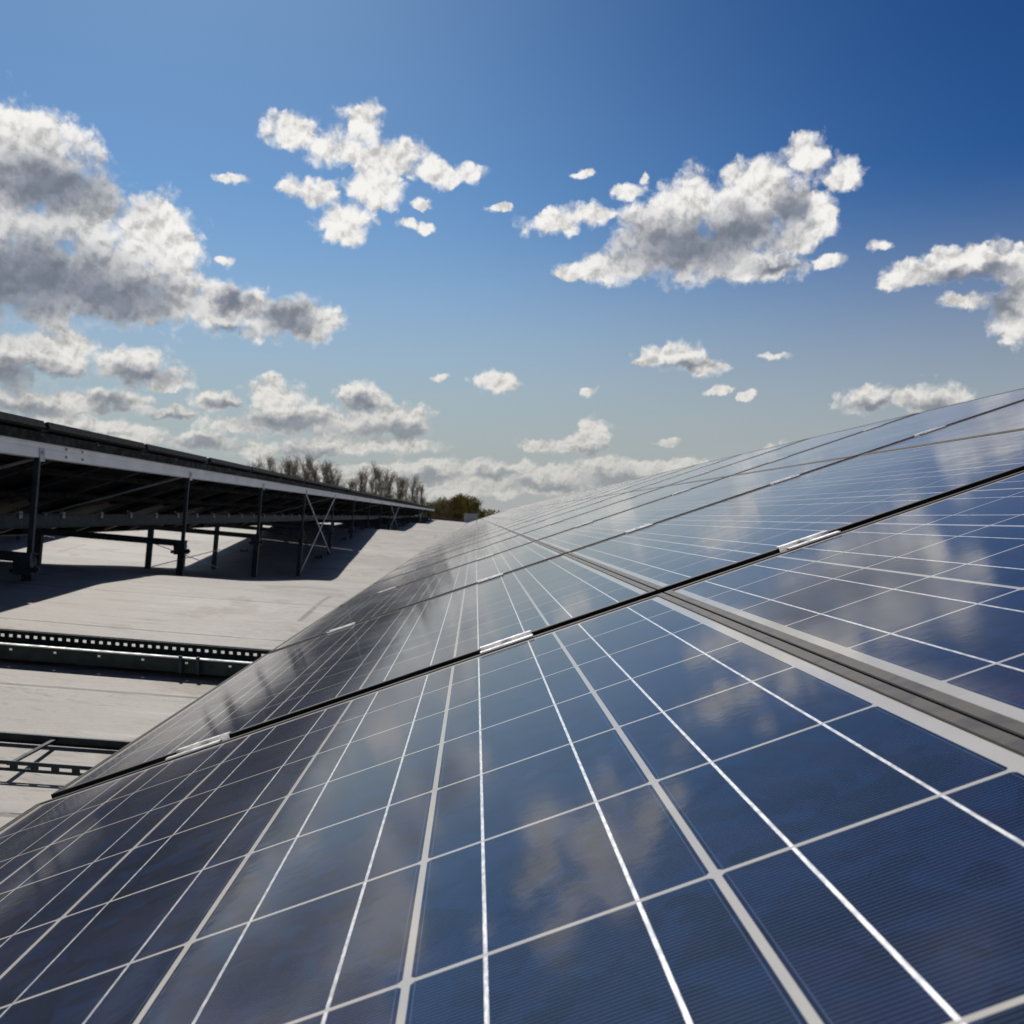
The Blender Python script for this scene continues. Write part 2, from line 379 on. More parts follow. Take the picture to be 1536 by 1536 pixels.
def roof_material():
    m, g, b = mat('roof_membrane')
    tc = g.node('ShaderNodeTexCoord').outputs['Object']
    x, y, z = g.sep(tc)
    n = g.noise(tc, 0.6, 6, 0.6)
    n2 = g.noise(g.comb(g.m('MULTIPLY', x, 0.8), g.m('MULTIPLY', y, 3.0), z), 3.0, 6, 0.65)
    c = g.mix(g.ss(n, 0.3, 0.7), (0.245, 0.230, 0.211), (0.310, 0.293, 0.272))
    c = g.mix(g.ss(n2, 0.52, 0.74, 0.0, 0.7), c, (0.165, 0.150, 0.133))
    # welded laps of the sheets: across the roof, with a few lengthwise joints
    yy = g.m('ADD', y, g.m('MULTIPLY', g.m('SUBTRACT', g.noise(tc, 0.9, 2), 0.5), 0.05))
    s1 = g.m('ABSOLUTE', g.m('SUBTRACT', g.m('FRACT', g.m('DIVIDE', g.m('ADD', yy, 0.45), 1.0)), 0.5))
    lap = g.m('LESS_THAN', s1, 0.012)
    lip = g.m('MULTIPLY', g.m('LESS_THAN', g.m('ABSOLUTE', g.m('SUBTRACT', s1, 0.020)), 0.008), 0.5)
    row = g.m('FLOOR', g.m('DIVIDE', g.m('ADD', yy, 0.45), 1.0))
    s2 = g.m('ABSOLUTE', g.m('SUBTRACT', g.m('FRACT', g.m('DIVIDE', g.m('ADD', x, g.m('MULTIPLY', row, 1.7)), 5.1)), 0.5))
    lap2 = g.m('LESS_THAN', s2, 0.0025)
    c = g.mix(g.m('MULTIPLY', g.m('MAXIMUM', lap, lap2), 0.85), c, (0.10, 0.088, 0.08))
    c = g.mix(lip, c, (0.36, 0.345, 0.325))
    wn = g.node('ShaderNodeTexWhiteNoise', noise_dimensions='2D')
    g.put(wn.inputs['Vector'], g.comb(g.m('FLOOR', g.m('ADD', g.m('DIVIDE', g.m('ADD', x, g.m('MULTIPLY', row, 1.7)), 5.1), 0.5)), g.m('FLOOR', g.m('ADD', g.m('ADD', yy, 0.45), 0.5)), 0.0))
    c = g.mix(g.ss(wn.outputs['Value'], 0.0, 1.0, 0.0, 0.45), c, (0.20, 0.188, 0.172))
    brush = g.noise(g.comb(g.m('MULTIPLY', x, 0.55), g.m('MULTIPLY', y, 5.0), z), 2.2, 7, 0.72)
    c = g.mix(g.ss(brush, 0.56, 0.70, 0.0, 0.75), c, (0.39, 0.365, 0.335))
    c = g.mix(g.ss(brush, 0.44, 0.30, 0.0, 0.65), c, (0.150, 0.135, 0.118))
    st = g.noise(tc, 1.7, 3, 0.5, 0.5)
    c = g.mix(g.ss(st, 0.60, 0.66, 0.0, 0.45), c, (0.16, 0.135, 0.105))
    g.put(b.inputs['Base Color'], c)
    b.inputs['Roughness'].default_value = 0.62
    b.inputs['Specular IOR Level'].default_value = 0.25
    wr = g.noise(g.comb(x, g.m('MULTIPLY', y, 2.2), z), 2.2, 5, 0.55)
    bump(g, b, g.m('ADD', g.m('MULTIPLY', wr, 1.0), g.m('MULTIPLY', lap, -0.12)), 1.0, 0.06)
    return m
M['roof'] = roof_material()

def ground_material():
    m, g, b = mat('fields')
    tc = g.node('ShaderNodeTexCoord').outputs['Object']
    n = g.noise(tc, 0.004, 6, 0.6)
    c = g.mix(g.ss(n, 0.4, 0.6), (0.055, 0.07, 0.022), (0.10, 0.085, 0.05))
    c = g.mix(g.ss(g.noise(tc, 0.3, 5), 0.4, 0.7, 0, 0.4), c, (0.04, 0.055, 0.02))
    g.put(b.inputs['Base Color'], c)
    b.inputs['Roughness'].default_value = 0.9
    return m
M['ground'] = ground_material()


# ------------------------------------------------------------------ mesh builder
class MB:
    def __init__(self):
        self.v = []; self.f = []; self.mi = []

    def quad(self, a, b, c, d, mi=0):
        i = len(self.v)
        self.v += [tuple(a), tuple(b), tuple(c), tuple(d)]
        self.f.append((i, i + 1, i + 2, i + 3)); self.mi.append(mi)

    def hexa(self, P, mi=0):
        i = len(self.v)
        self.v += [tuple(p) for p in P]
        for q in ((0, 3, 2, 1), (4, 5, 6, 7), (0, 1, 5, 4), (1, 2, 6, 5), (2, 3, 7, 6), (3, 0, 4, 7)):
            self.f.append(tuple(i + k for k in q)); self.mi.append(mi)

    def box(self, x0, x1, y0, y1, z0, z1, mi=0):
        self.hexa([(x0, y0, z0), (x1, y0, z0), (x1, y1, z0), (x0, y1, z0), (x0, y0, z1), (x1, y0, z1), (x1, y1, z1), (x0, y1, z1)], mi)

    def bar(self, p0, p1, w, h, side=(0, 1, 0), mi=0):
        """box bar from p0 to p1, w across 'side', h across the third axis"""
        p0 = Vector(p0); p1 = Vector(p1)
        d = (p1 - p0).normalized()
        s = Vector(side); s = (s - d * s.dot(d)).normalized() * (w / 2)
        t = d.cross(s).normalized() * (h / 2)
        self.hexa([p0 - s - t, p0 + s - t, p0 + s + t, p0 - s + t, p1 - s - t, p1 + s - t, p1 + s + t, p1 - s + t], mi)

    def chan(self, p0, p1, w, h, side, t=0.004, mi=0):
        """open C profile: web w wide, two flanges h deep"""
        p0 = Vector(p0); p1 = Vector(p1)
        d = (p1 - p0).normalized()
        s = Vector(side); s = (s - d * s.dot(d)).normalized()
        n = d.cross(s).normalized()
        self.bar(p0, p1, w, t, s, mi)
        for k in (-1, 1):
            o = s * (k * (w / 2 - t / 2)) + n * (h / 2 + t / 2)
            self.bar(p0 + o, p1 + o, t, h, s, mi)

    def tube(self, pts, rad, n=8, mi=0, cap=True):
        rings = []
        for k, p in enumerate(pts):
            p = Vector(p)
            a = Vector(pts[max(k - 1, 0)]); b = Vector(pts[min(k + 1, len(pts) - 1)])
            d = (b - a).normalized()
            s = d.orthogonal().normalized(); t = d.cross(s)
            r = rad[k] if isinstance(rad, (list, tuple)) else rad
            i = len(self.v)
            self.v += [tuple(p + (s * math.cos(2 * math.pi * j / n) + t * math.sin(2 * math.pi * j / n)) * r) for j in range(n)]
            rings.append(i)
        for a, b in zip(rings, rings[1:]):
            for j in range(n):
                self.f.append((a + j, a + (j + 1) % n, b + (j + 1) % n, b + j)); self.mi.append(mi)
        if cap:
            self.f.append(tuple(rings[0] + j for j in reversed(range(n)))); self.mi.append(mi)
            self.f.append(tuple(rings[-1] + j for j in range(n))); self.mi.append(mi)

    def mesh(self, name, mats, smooth=False, bevel=0):
        me = bpy.data.meshes.new(name)
        me.from_pydata(self.v, [], self.f)
        for m in (mats if isinstance(mats, (list, tuple)) else [mats]):
            me.materials.append(m)
        me.polygons.foreach_set('material_index', self.mi)
        if smooth:
            me.polygons.foreach_set('use_smooth', [True] * len(self.f))
        me.update()
        return me

def obj(name, me, parent=None, loc=None, **props):
    o = bpy.data.objects.new(name, me)
    COL.objects.link(o)
    if parent:
        o.parent = parent
    if loc:
        o.location = loc
    for k, v in props.items():
        o[k] = v
    return o

def thing(name, label, category, loc=(0, 0, 0), group=None):
    o = bpy.data.objects.new(name, None)
    COL.objects.link(o)
    o.empty_display_size = 0.1
    o.location = loc
    o['label'] = label; o['category'] = category
    if group:
        o['group'] = group
    return o

ONES = ['', 'first', 'second', 'third', 'fourth', 'fifth', 'sixth', 'seventh', 'eighth', 'ninth', 'tenth', 'eleventh', 'twelfth',
        'thirteenth', 'fourteenth', 'fifteenth', 'sixteenth', 'seventeenth', 'eighteenth', 'nineteenth']
def ordw(n):
    if n < 20:
        return ONES[n]
    t = {2: 'twent', 3: 'thirt', 4: 'fort'}[n // 10]
    return t + 'ieth' if n % 10 == 0 else t + 'y-' + ONES[n % 10]

# ------------------------------------------------------------------ ground far below, and the warehouse with its folded roof
gm = MB()
gm.quad((-6000, -3000, -9.5), (6000, -3000, -9.5), (6000, 9000, -9.5), (-6000, 9000, -9.5))
obj('ground', gm.mesh('ground', M['ground']), kind='structure')

NY = [-14, 0, 2.25, 3.3, 4.05, 5.25, 6.2, 7.8, 10.4, 12.7, 13.3, 15.7, 18.3, 20.2, 20.8, 24, 27, 31, 34, 37, 41, 45, 49, 57]
NZ = [-1.1, -0.64, -0.508, -0.445, -0.395, -0.338, -0.355, -0.50, -0.675, -0.83, -0.83, -0.64, -0.43, -0.27, -0.26, -0.34, -0.42, -0.33, -0.22, -0.26, -0.33, -0.26, -0.20, -0.20]
def roof_z(x, y):
    b = float(np.interp(y, NY, NZ))
    if x < -14:
        return b + 0.085 * 11.6 - 0.085 * (-14 - x)
    return b - 0.085 * (x + 2.4)

def build_warehouse():
    w = thing('warehouse_building', 'large flat-roofed building under the solar arrays, pale beige roof membrane with shallow folds', 'building', (0, 0, -9.5))
    X0, X1, Y0, Y1 = -30.0, 13.0, -14.0, 57.0
    xs = list(np.arange(X0, -6, 1.0)) + list(np.arange(-6, 4, 0.25)) + list(np.arange(4, X1 + 0.01, 1.0))
    ys = list(np.arange(Y0, -1, 0.5)) + list(np.arange(-1, 22, 0.1)) + list(np.arange(22, Y1 + 0.01, 0.5))
    rnd = random.Random(3)
    ph = [(rnd.uniform(0.3, 1.6), rnd.uniform(0.4, 2.2), rnd.uniform(0, 6.28)) for _ in range(9)]
    vs, fs = [], []
    for y in ys:
        for x in xs:
            z = sum(roof_z(x, y + o) for o in (-0.08, 0, 0.08)) / 3
            z += sum(0.0016 * math.sin(a * x * 2 + b * y + c) for a, b, c in ph)
            vs.append((x, y, z + 9.5))
    n = len(xs)
    for j in range(len(ys) - 1):
        for i in range(n - 1):
            a = j * n + i
            fs.append((a, a + 1, a + n + 1, a + n))
    me = bpy.data.meshes.new('roof')
    me.from_pydata(vs, [], fs)
    me.materials.append(M['roof'])
    me.polygons.foreach_set('use_smooth', [True] * len(fs))
    obj('roof', me, w)
    # walls, with profiled cladding
    for (xa, ya, xb, yb) in ((X0, Y0, X1, Y0), (X1, Y0, X1, Y1), (X1, Y1, X0, Y1), (X0, Y1, X0, Y0)):
        mb = MB()
        L = math.hypot(xb - xa, yb - ya); k = int(L / 0.5)
        nx, ny = (yb - ya) / L, -(xb - xa) / L
        for i in range(k):
            for (f0, f1, o0, o1) in ((0, .4, .04, .04), (.4, .5, .04, 0), (.5, .9, 0, 0), (.9, 1, 0, .04)):
                t0, t1 = (i + f0) / k, (i + f1) / k
                p = (xa + (xb - xa) * t0 + nx * o0, ya + (yb - ya) * t0 + ny * o0)
                q = (xa + (xb - xa) * t1 + nx * o1, ya + (yb - ya) * t1 + ny * o1)
                e0 = roof_z(min(max(p[0], X0), X1), min(max(p[1], Y0), Y1)) + 9.42
                e1 = roof_z(min(max(q[0], X0), X1), min(max(q[1], Y0), Y1)) + 9.42
                mb.quad((*p, 0), (*q, 0), (*q, e1), (*p, e0))
        obj('wall', mb.mesh('wall', M['wallm']), w)
    # dark flashing along the far edge of the roof
    mb = MB()
    N = 40
    for i in range(N):
        x0 = X0 + (X1 - X0) * i / N; x1 = X0 + (X1 - X0) * (i + 1) / N
        a, c = roof_z(x0, Y1) + 9.5, roof_z(x1, Y1) + 9.5
        mb.hexa([(x0, Y1 - .12, a - .3), (x1, Y1 - .12, c - .3), (x1, Y1 + .12, c - .3), (x0, Y1 + .12, a - .3),
                 (x0, Y1 - .12, a + .13), (x1, Y1 - .12, c + .13), (x1, Y1 + .12, c + .13), (x0, Y1 + .12, a + .13)])
    obj('parapet', mb.mesh('parapet', M['flash']), w)
build_warehouse()

# ------------------------------------------------------------------ solar panels
TH = R(18.38)
CT, ST = math.cos(TH), math.sin(TH)
HS, HL = 0.495, 0.7325          # half width up the slope, half length along the row
PITCH_S, PITCH_Y = 0.992, 1.512

def rect_loft(prof, hx, hy):
    """sweep a closed profile of (inset, z) round a rectangle with mitred corners"""
    mb = MB()
    n = len(prof)
    for (ins, z) in prof:
        mb.v += [(-hx + ins, -hy + ins, z), (hx - ins, -hy + ins, z), (hx - ins, hy - ins, z), (-hx + ins, hy - ins, z)]
    for k in range(n):
        a = 4 * k; b = 4 * ((k + 1) % n)
        for j in range(4):
            mb.f.append((a + j, a + (j + 1) % 4, b + (j + 1) % 4, b + j)); mb.mi.append(0)
    return mb

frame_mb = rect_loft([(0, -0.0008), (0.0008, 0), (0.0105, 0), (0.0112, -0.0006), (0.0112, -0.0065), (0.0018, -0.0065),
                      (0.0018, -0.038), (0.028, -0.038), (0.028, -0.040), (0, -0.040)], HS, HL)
frame_mb.mi[-4:] = [1] * 4          # outer sides coloured black in place of their shade
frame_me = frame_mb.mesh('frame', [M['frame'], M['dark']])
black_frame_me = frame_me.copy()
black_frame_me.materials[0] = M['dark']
gb = MB()
gb.box(-HS + 0.0110, HS - 0.0110, -HL + 0.0110, HL - 0.0110, -0.0058, -0.0016, 0)
glass_me = gb.mesh('cell_sheet', [M['pv'], M['back']])
glass_me.polygons[0].material_index = 1
jb = MB()
jb.box(HS - 0.19, HS - 0.09, -0.07, 0.07, -0.028, -0.006)
jb.box(HS - 0.175, HS - 0.105, -0.055, 0.055, -0.031, -0.028)
for k in (-1, 1):
    jb.tube([(HS - 0.14, k * 0.07, -0.016), (HS - 0.14, k * 0.12, -0.016), (HS - 0.16, k * 0.2, -0.02), (HS - 0.20, k * 0.34, -0.03)], 0.003, 6)
jbox_me = jb.mesh('junction_box', M['dark'])

def panel(x, y, z, label, group, jit=0.0, under=False, fm=None):
    t = thing('solar_panel', label, 'solar panel', (x, y, z), group)
    t.rotation_euler = (0, -TH + random.uniform(-jit, jit), 0)
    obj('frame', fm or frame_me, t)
    obj('cell_sheet', glass_me, t)
    if under:
        obj('junction_box', jbox_me, t)
    return t

PLANE_H = 0.202 - 0.0016
def near_pt(s, y, n=0.0):
    """a point of the near array: s up the slope, y along the row, n above the frame tops"""
    k = -PLANE_H + n
    return Vector((-ST * k + CT * s, y, CT * k + ST * s))
ROWS = (('bottom row', -0.260), ('middle row', 0.732), ('top row', 1.724))
for rn, s0 in ROWS:
    for k in range(-1, 34):
        c = near_pt(s0, -0.044 + HL + PITCH_Y * k)
        lab = f'blue panel in the {rn} of the near array, ' + ('beneath the camera' if k == -1 else f'{ordw(k + 1)} from the camera')
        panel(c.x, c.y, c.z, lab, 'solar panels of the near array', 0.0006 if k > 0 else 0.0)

TX, TZ = -2.30, 0.51
def table_starts():
    ys = []
    y = 8.10 - 6 * PITCH_Y + 0.047
    for t in range(6):
        ys.append(y)
        y += 6 * PITCH_Y + 0.06
    return ys
TS = table_starts()
def far_pt(x0, z0, s, y, n=0.0):
    return Vector((x0 + CT * s - ST * n, y, z0 + ST * s + CT * n))
for t, y0 in enumerate(TS):
    dz = random.uniform(-0.006, 0.006) if t else 0.0
    for rn, s0 in (('upper', -HS), ('lower', -HS - PITCH_S)):
        for k in range(6):
            c = far_pt(TX, TZ + dz, s0, y0 + HL + PITCH_Y * k)
            panel(c.x, c.y, c.z, f'dark panel in {rn} row of raised left array, {ordw(t * 6 + k + 1)} from near end',
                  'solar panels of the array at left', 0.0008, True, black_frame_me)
UX, UZ = -6.77, 0.74
for rn, s0 in (('upper', -HS), ('lower', -HS - PITCH_S)):
    for k in range(20):
        c = far_pt(UX, UZ, s0, 5.2 + HL + PITCH_Y * k)
        panel(c.x, c.y, c.z, f'shaded panel in {rn} row of the rearmost array, {ordw(k + 1)} from near end',
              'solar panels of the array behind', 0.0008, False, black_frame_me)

# ------------------------------------------------------------------ racks
def clamp_mesh():
    mb = MB()
    g = 0.0475 / 2                     # half of the joint between two panels
    L = 0.042
    # flanges resting on both frames, sunken channel between, bevelled ends
    for k in (-1, 1):
        ya, yb = sorted((k * (g - 0.003), k * (g + 0.0085)))
        mb.box(-L, L, ya, yb, 0.0003, 0.0028)
        ya, yb = sorted((k * (g - 0.003), k * (g - 0.0055)))
        mb.box(-L, L, ya, yb, -0.009, 0.0028)
    mb.box(-L, L, -g + 0.0055, g - 0.0055, -0.009, -0.0065)
    return mb.mesh('clamp', M['clamp'])
clamp_me = clamp_mesh()
bm_ = MB()
bm_.tube([(0, 0, -0.0065), (0, 0, -0.0050)], 0.0085, 16)
bm_.tube([(0, 0, -0.0050), (0, 0, 0.0005)], 0.0062, 6)
bolt_me = bm_.mesh('bolt', M['bolt'])

def rot_only(o):
    o.rotation_euler = (0, -TH, 0)

# near array
rack = thing('mounting_rack', 'mounting rack under the near array of blue panels, with bright clamps in the panel joints', 'mounting rack', (0, 0, -0.9))
OFF = Vector((0, 0, 0.9))
CS = (-0.510, -0.016, 0.482, 0.976, 1.474, 1.968)
rest = MB()
cnt = 0
for k in range(0, 34):
    yj = -0.044 + PITCH_Y * k - (PITCH_Y - 2 * HL) / 2
    for s in CS:
        p = near_pt(s, yj, 0) + OFF
        if k <= 16 and k > 0 and cnt < 96:
            o = obj('clamp', clamp_me, rack, p); rot_only(o)
            if k <= 6:
                b = obj('bolt', bolt_me, o)
            cnt += 1
        else:
            m = Matrix.Translation(p) @ Euler((0, -TH, 0)).to_matrix().to_4x4()
            base = len(rest.v)
            rest.v += [tuple(m @ v.co) for v in clamp_me.vertices]
            for f in clamp_me.polygons:
                rest.f.append(tuple(base + i for i in f.vertices)); rest.mi.append(0)
obj('clamp', rest.mesh('far_clamps', M['clamp']), rack, kind='stuff')
Yn, Yf = -0.5, 50.9
for s in CS:
    mb = MB()
    mb.bar(near_pt(s, Yn, -0.060) + OFF, near_pt(s, Yf, -0.060) + OFF, 0.040, 0.036, (CT, 0, ST))
    obj('rail', mb.mesh('rail', M['dark']), rack)
def post_frame(parent, off, xh, xl, zh, zl, y, lift=0.0):
    """one transverse frame: two posts standing on the sloping roof with a cross beam"""
    lean = 0.085
    for x, zt in ((xh, zh), (xl, zl)):
        zb = roof_z(x - lean * 0.5, y) - 0.01
        xb = x - lean * (zt - zb)
        mb = MB()
        zm = max((-0.225 if x == xh else -0.13) + lift, roof_z(x, y) + 0.07)
        xm = x - lean * (zt - zm)
        if zt - zm > 0.12:
            mb.chan(Vector((xb, y, zb)) + off, Vector((xm, y, zm)) + off, 0.055, 0.04, (1, 0, 0), 0.005)
            mb.bar(Vector((xm, y + 0.005, zm - 0.06)) + off, Vector((x, y + 0.005, zt)) + off, 0.027, 0.024, (1, 0, 0))
        else:
            mb.chan(Vector((xb, y, zb)) + off, Vector((x, y, zt)) + off, 0.055, 0.04, (1, 0, 0), 0.005)
        obj('post', mb.mesh('post', M['galv']), parent)
        mb = MB()
        mb.box(xb + off.x - 0.06, xb + off.x + 0.06, y - 0.06, y + 0.06, zb + off.z - 0.004, zb + off.z + 0.022)
        for a in (-0.04, 0.04):
            mb.tube([(xb + off.x + a, y - 0.04, zb + off.z + 0.022), (xb + off.x + a, y - 0.04, zb + off.z + 0.045)], 0.008, 6)
        obj('foot_plate', mb.mesh('foot_plate', M['galv']), parent)
    # cross beam with the bracket block at its high end
    za, zc = min(max(-0.225 + lift, roof_z(xh, y) + 0.09), zh - 0.10), min(max(-0.115 + lift, roof_z(xl, y) + 0.09), zl)
    xa = xh - lean * (zh - za)
    mb = MB()
    mb.chan(Vector((xa + 0.05, y - 0.03, za)) + off, Vector((xl - 0.12, y - 0.03, zc + 0.01)) + off, 0.05, 0.035, (0, 0, 1), 0.005)
    obj('cross_beam', mb.mesh('cross_beam', M['galv']), parent)
    mb = MB()
    c = Vector((xa, y - 0.045, za - 0.03)) + off
    mb.box(c.x - 0.045, c.x + 0.045, c.y - 0.03, c.y + 0.03, c.z - 0.055, c.z + 0.06)
    mb.tube([(c.x - 0.075, c.y, c.z - 0.035), (c.x + 0.08, c.y, c.z - 0.028)], 0.011, 8)
    mb.tube([(c.x + 0.055, c.y, c.z - 0.03), (c.x + 0.07, c.y, c.z - 0.03)], 0.022, 6)
    obj('bracket', mb.mesh('bracket', M['galv']), parent)

for k in range(0, 34):
    yj = -0.044 + PITCH_Y * k - (PITCH_Y - 2 * HL) / 2
    mb = MB()
    mb.bar(near_pt(2.20, yj, -0.0435) + OFF, near_pt(-0.74, yj, -0.0435) + OFF, 0.075, 0.003, (0, 1, 0))  # dark strip added under each joint so the gap stays black
    obj('joint_shade_strip', mb.mesh('joint_shade_strip', M['dark']), rack)
for i in range(19):
    y = 1.2 + 2.64 * i
    hi = near_pt(2.05, y, -0.16); lo = near_pt(-0.35, y, -0.16)
    mb = MB()
    mb.chan(near_pt(2.18, y + 0.02, -0.10) + OFF, near_pt(-0.70, y + 0.02, -0.10) + OFF, 0.05, 0.04, (0, 1, 0), 0.004)
    obj('rafter', mb.mesh('rafter', M['galv']), rack)
    post_frame(rack, OFF, hi.x, lo.x, hi.z, lo.z - 0.03, y, -0.35)

# the raised array at left, seen from its high side
def far_rack(label, x0, z0, starts, npan, nframe, y1, detail):
    t = thing('mounting_rack', label, 'mounting rack', (x0, starts[0], z0 - 0.95))
    off = -Vector(t.location)
    ya = starts[0] - 0.05
    yb = starts[-1] + npan * PITCH_Y
    # aluminium edge beam in 6 m lengths with splice plates
    bx = x0 - 0.040
    zt, zb = z0 - 0.098, z0 - 0.193
    y = ya
    L = 9.21
    first = True
    while y < yb - 0.1:
        e = min(yb, (starts[0] + 6 * PITCH_Y + 0.05) if first else y + L)
        mb = MB()
        zmid = (zt + zb) / 2 + 0.002
        mb.box(bx - 0.05, bx, y + 0.003, e - 0.003, zmid + 0.002, zt)
        mb.box(bx - 0.05, bx, y + 0.003, e - 0.003, zb, zmid - 0.002)
        mb.box(bx - 0.05, bx - 0.004, y + 0.004, e - 0.004, zmid - 0.002, zmid + 0.002)
        me = mb.mesh('edge_beam', M['beam'])
        o = obj('edge_beam', me, t, off)
        y = e
        first = False
    # dark rail on top of the beam, under the panels
    mb = MB()
    p0 = far_pt(x0, z0, -0.07, ya + 0.02, -0.066); p1 = far_pt(x0, z0, -0.07, yb - 0.02, -0.066)
    mb.bar(p0, p1, 0.05, 0.050, (1, 0, 0))
    obj('rail', mb.mesh('rail', M['dark']), t, off)
    for s in (-0.52, -0.95, -1.92):
        mb = MB()
        mb.bar(far_pt(x0, z0, s, ya + 0.02, -0.058), far_pt(x0, z0, s, yb - 0.02, -0.058), 0.04, 0.032, (CT, 0, ST))
        obj('rail', mb.mesh('rail', M['dark']), t, off)
    # lower purlin, a C section with upturned lips
    px, pz = x0 - 1.22, z0 - 0.545
    mb = MB()
    mb.chan((px, ya, pz), (px, yb, pz), 0.115, 0.045, (0, 0, 1), 0.005)
    mb.box(px - 0.03, px + 0.002, ya, yb, pz + 0.045, pz + 0.05)
    obj('purlin', mb.mesh('purlin', M['galv']), t, off)
    # rafters up the slope under the panels, with a bracket on the purlin at each
    n = int((yb - ya) / 0.756)
    rm = MB()
    rm.bar(far_pt(0, 0, -0.04, 0, -0.054), far_pt(0, 0, -1.95, 0, -0.054), 0.038, 0.024, (0, 1, 0))
    rme = rm.mesh('rafter', M['raft'])
    rm = MB()
    rm.bar(far_pt(0, 0, -0.02, 0, -0.045), far_pt(0, 0, -1.97, 0, -0.045), 0.070, 0.006, (0, 1, 0))  # wide strip added to stop sunlight falling through the panel joint
    rm.bar(far_pt(0, 0, -0.04, 0, -0.058), far_pt(0, 0, -1.95, 0, -0.058), 0.038, 0.020, (0, 1, 0))
    rme2 = rm.mesh('rafter_with_light_stop', M['galv'])
    km = MB()
    km.bar((0, 0, 0.02), (0, 0, 0.095), 0.055, 0.006, (0, 1, 0))
    km.bar((0.0, 0, 0.06), (-0.05, 0, 0.10), 0.05, 0.008, (0, 1, 0))
    kme = km.mesh('purlin_bracket', M['strut'])
    for i in range(n):
        yy = starts[0] + HL + 0.756 * i + (i // 12) * 0.06
        if detail and i < 90:
            obj('rafter', rme2 if i % 2 else rme, t, Vector((x0, yy, z0)) + off)
            obj('purlin_bracket', kme, t, Vector((px + 0.008, yy, pz)) + off)
        elif not detail and i % 2 == 1:
            obj('rafter', rme2, t, Vector((x0, yy, z0)) + off)
    for i in range(nframe):
        y = y1 + 2.64 * i
        post_frame(t, off, bx - 0.02, x0 - 1.26, zb + 0.035, pz - 0.02, y, 0.0 if detail else 0.3)
        mb = MB()       # cap bracket on the face of the beam
        mb.box(bx + 0.0015, bx + 0.006, y - 0.028, y + 0.028, zb - 0.02, zb + 0.050)
        mb.tube([(bx + 0.006, y, zb + 0.028), (bx + 0.013, y, zb + 0.028)], 0.009, 6)
        obj('cap_bracket', mb.mesh('cap_bracket', M['strut']), t, off)
    return t, off, bx, zb, px, pz

lr, loff, bx, zb, px, pz = far_rack('long raised rack at left with white aluminium edge beam and thin steel posts', TX, TZ, TS, 6, 20, -0.14, True)
for y in (-0.14, 5.14, 7.64, 15.7, 23.6, 31.5):
    mb = MB()
    mb.bar((bx - 0.04, y + 0.03, zb + 0.0), (px + 0.02, y + 0.05, pz + 0.05), 0.028, 0.012, (0, 1, 0))
    mb.tube([(px + 0.05, y + 0.02, pz + 0.055), (px + 0.05, y + 0.06, pz + 0.055)], 0.016, 8)
    obj('strut', mb.mesh('strut', M['strut']), lr, loff)
def xbrace(ya, yb, x, zt, za_, zb_):
    for (y0, y1_, z1) in ((ya, yb, zb_), (yb, ya, za_)):
        mb = MB()
        mb.bar((x, y0, zt), (x - 0.085 * (zt - z1), y1_, z1), 0.024, 0.008, (0, 0, 1))
        obj('brace', mb.mesh('brace', M['strut']), lr, loff)
for i in (4, 9, 14):
    ya, yb = -0.14 + 2.64 * (i + 1), -0.14 + 2.64 * (i + 2)
    xbrace(ya, yb, bx - 0.005, zb - 0.01, roof_z(bx, ya) + 0.03, roof_z(bx, yb) + 0.03)
for i in (3,):
    ya, yb = -0.14 + 2.64 * (i + 1), -0.14 + 2.64 * (i + 2)
    for (y0, y1_) in ((ya, yb), (yb, ya)):
        mb = MB()
        mb.tube([(px, y0, roof_z(px, y0) + 0.28), (px - 0.03, y1_, roof_z(px, y1_) + 0.03)], 0.005, 6)
        obj('brace', mb.mesh('brace', M['strut']), lr, loff)
# splice bolts on the beam beside the second post
mb = MB()
for a in (0.30, 0.52):
    for zz in (0.022, 0.066):
        mb.tube([(bx - 0.001, 5.14 + a, zb + zz), (bx + 0.006, 5.14 + a, zb + zz)], 0.008, 8)
obj('splice_bolts', mb.mesh('splice_bolts', M['bolt']), lr, loff)

far_rack('shaded rack behind the left array, only its posts visible in the gap', UX, UZ, [5.2], 20, 11, 6.5, False)

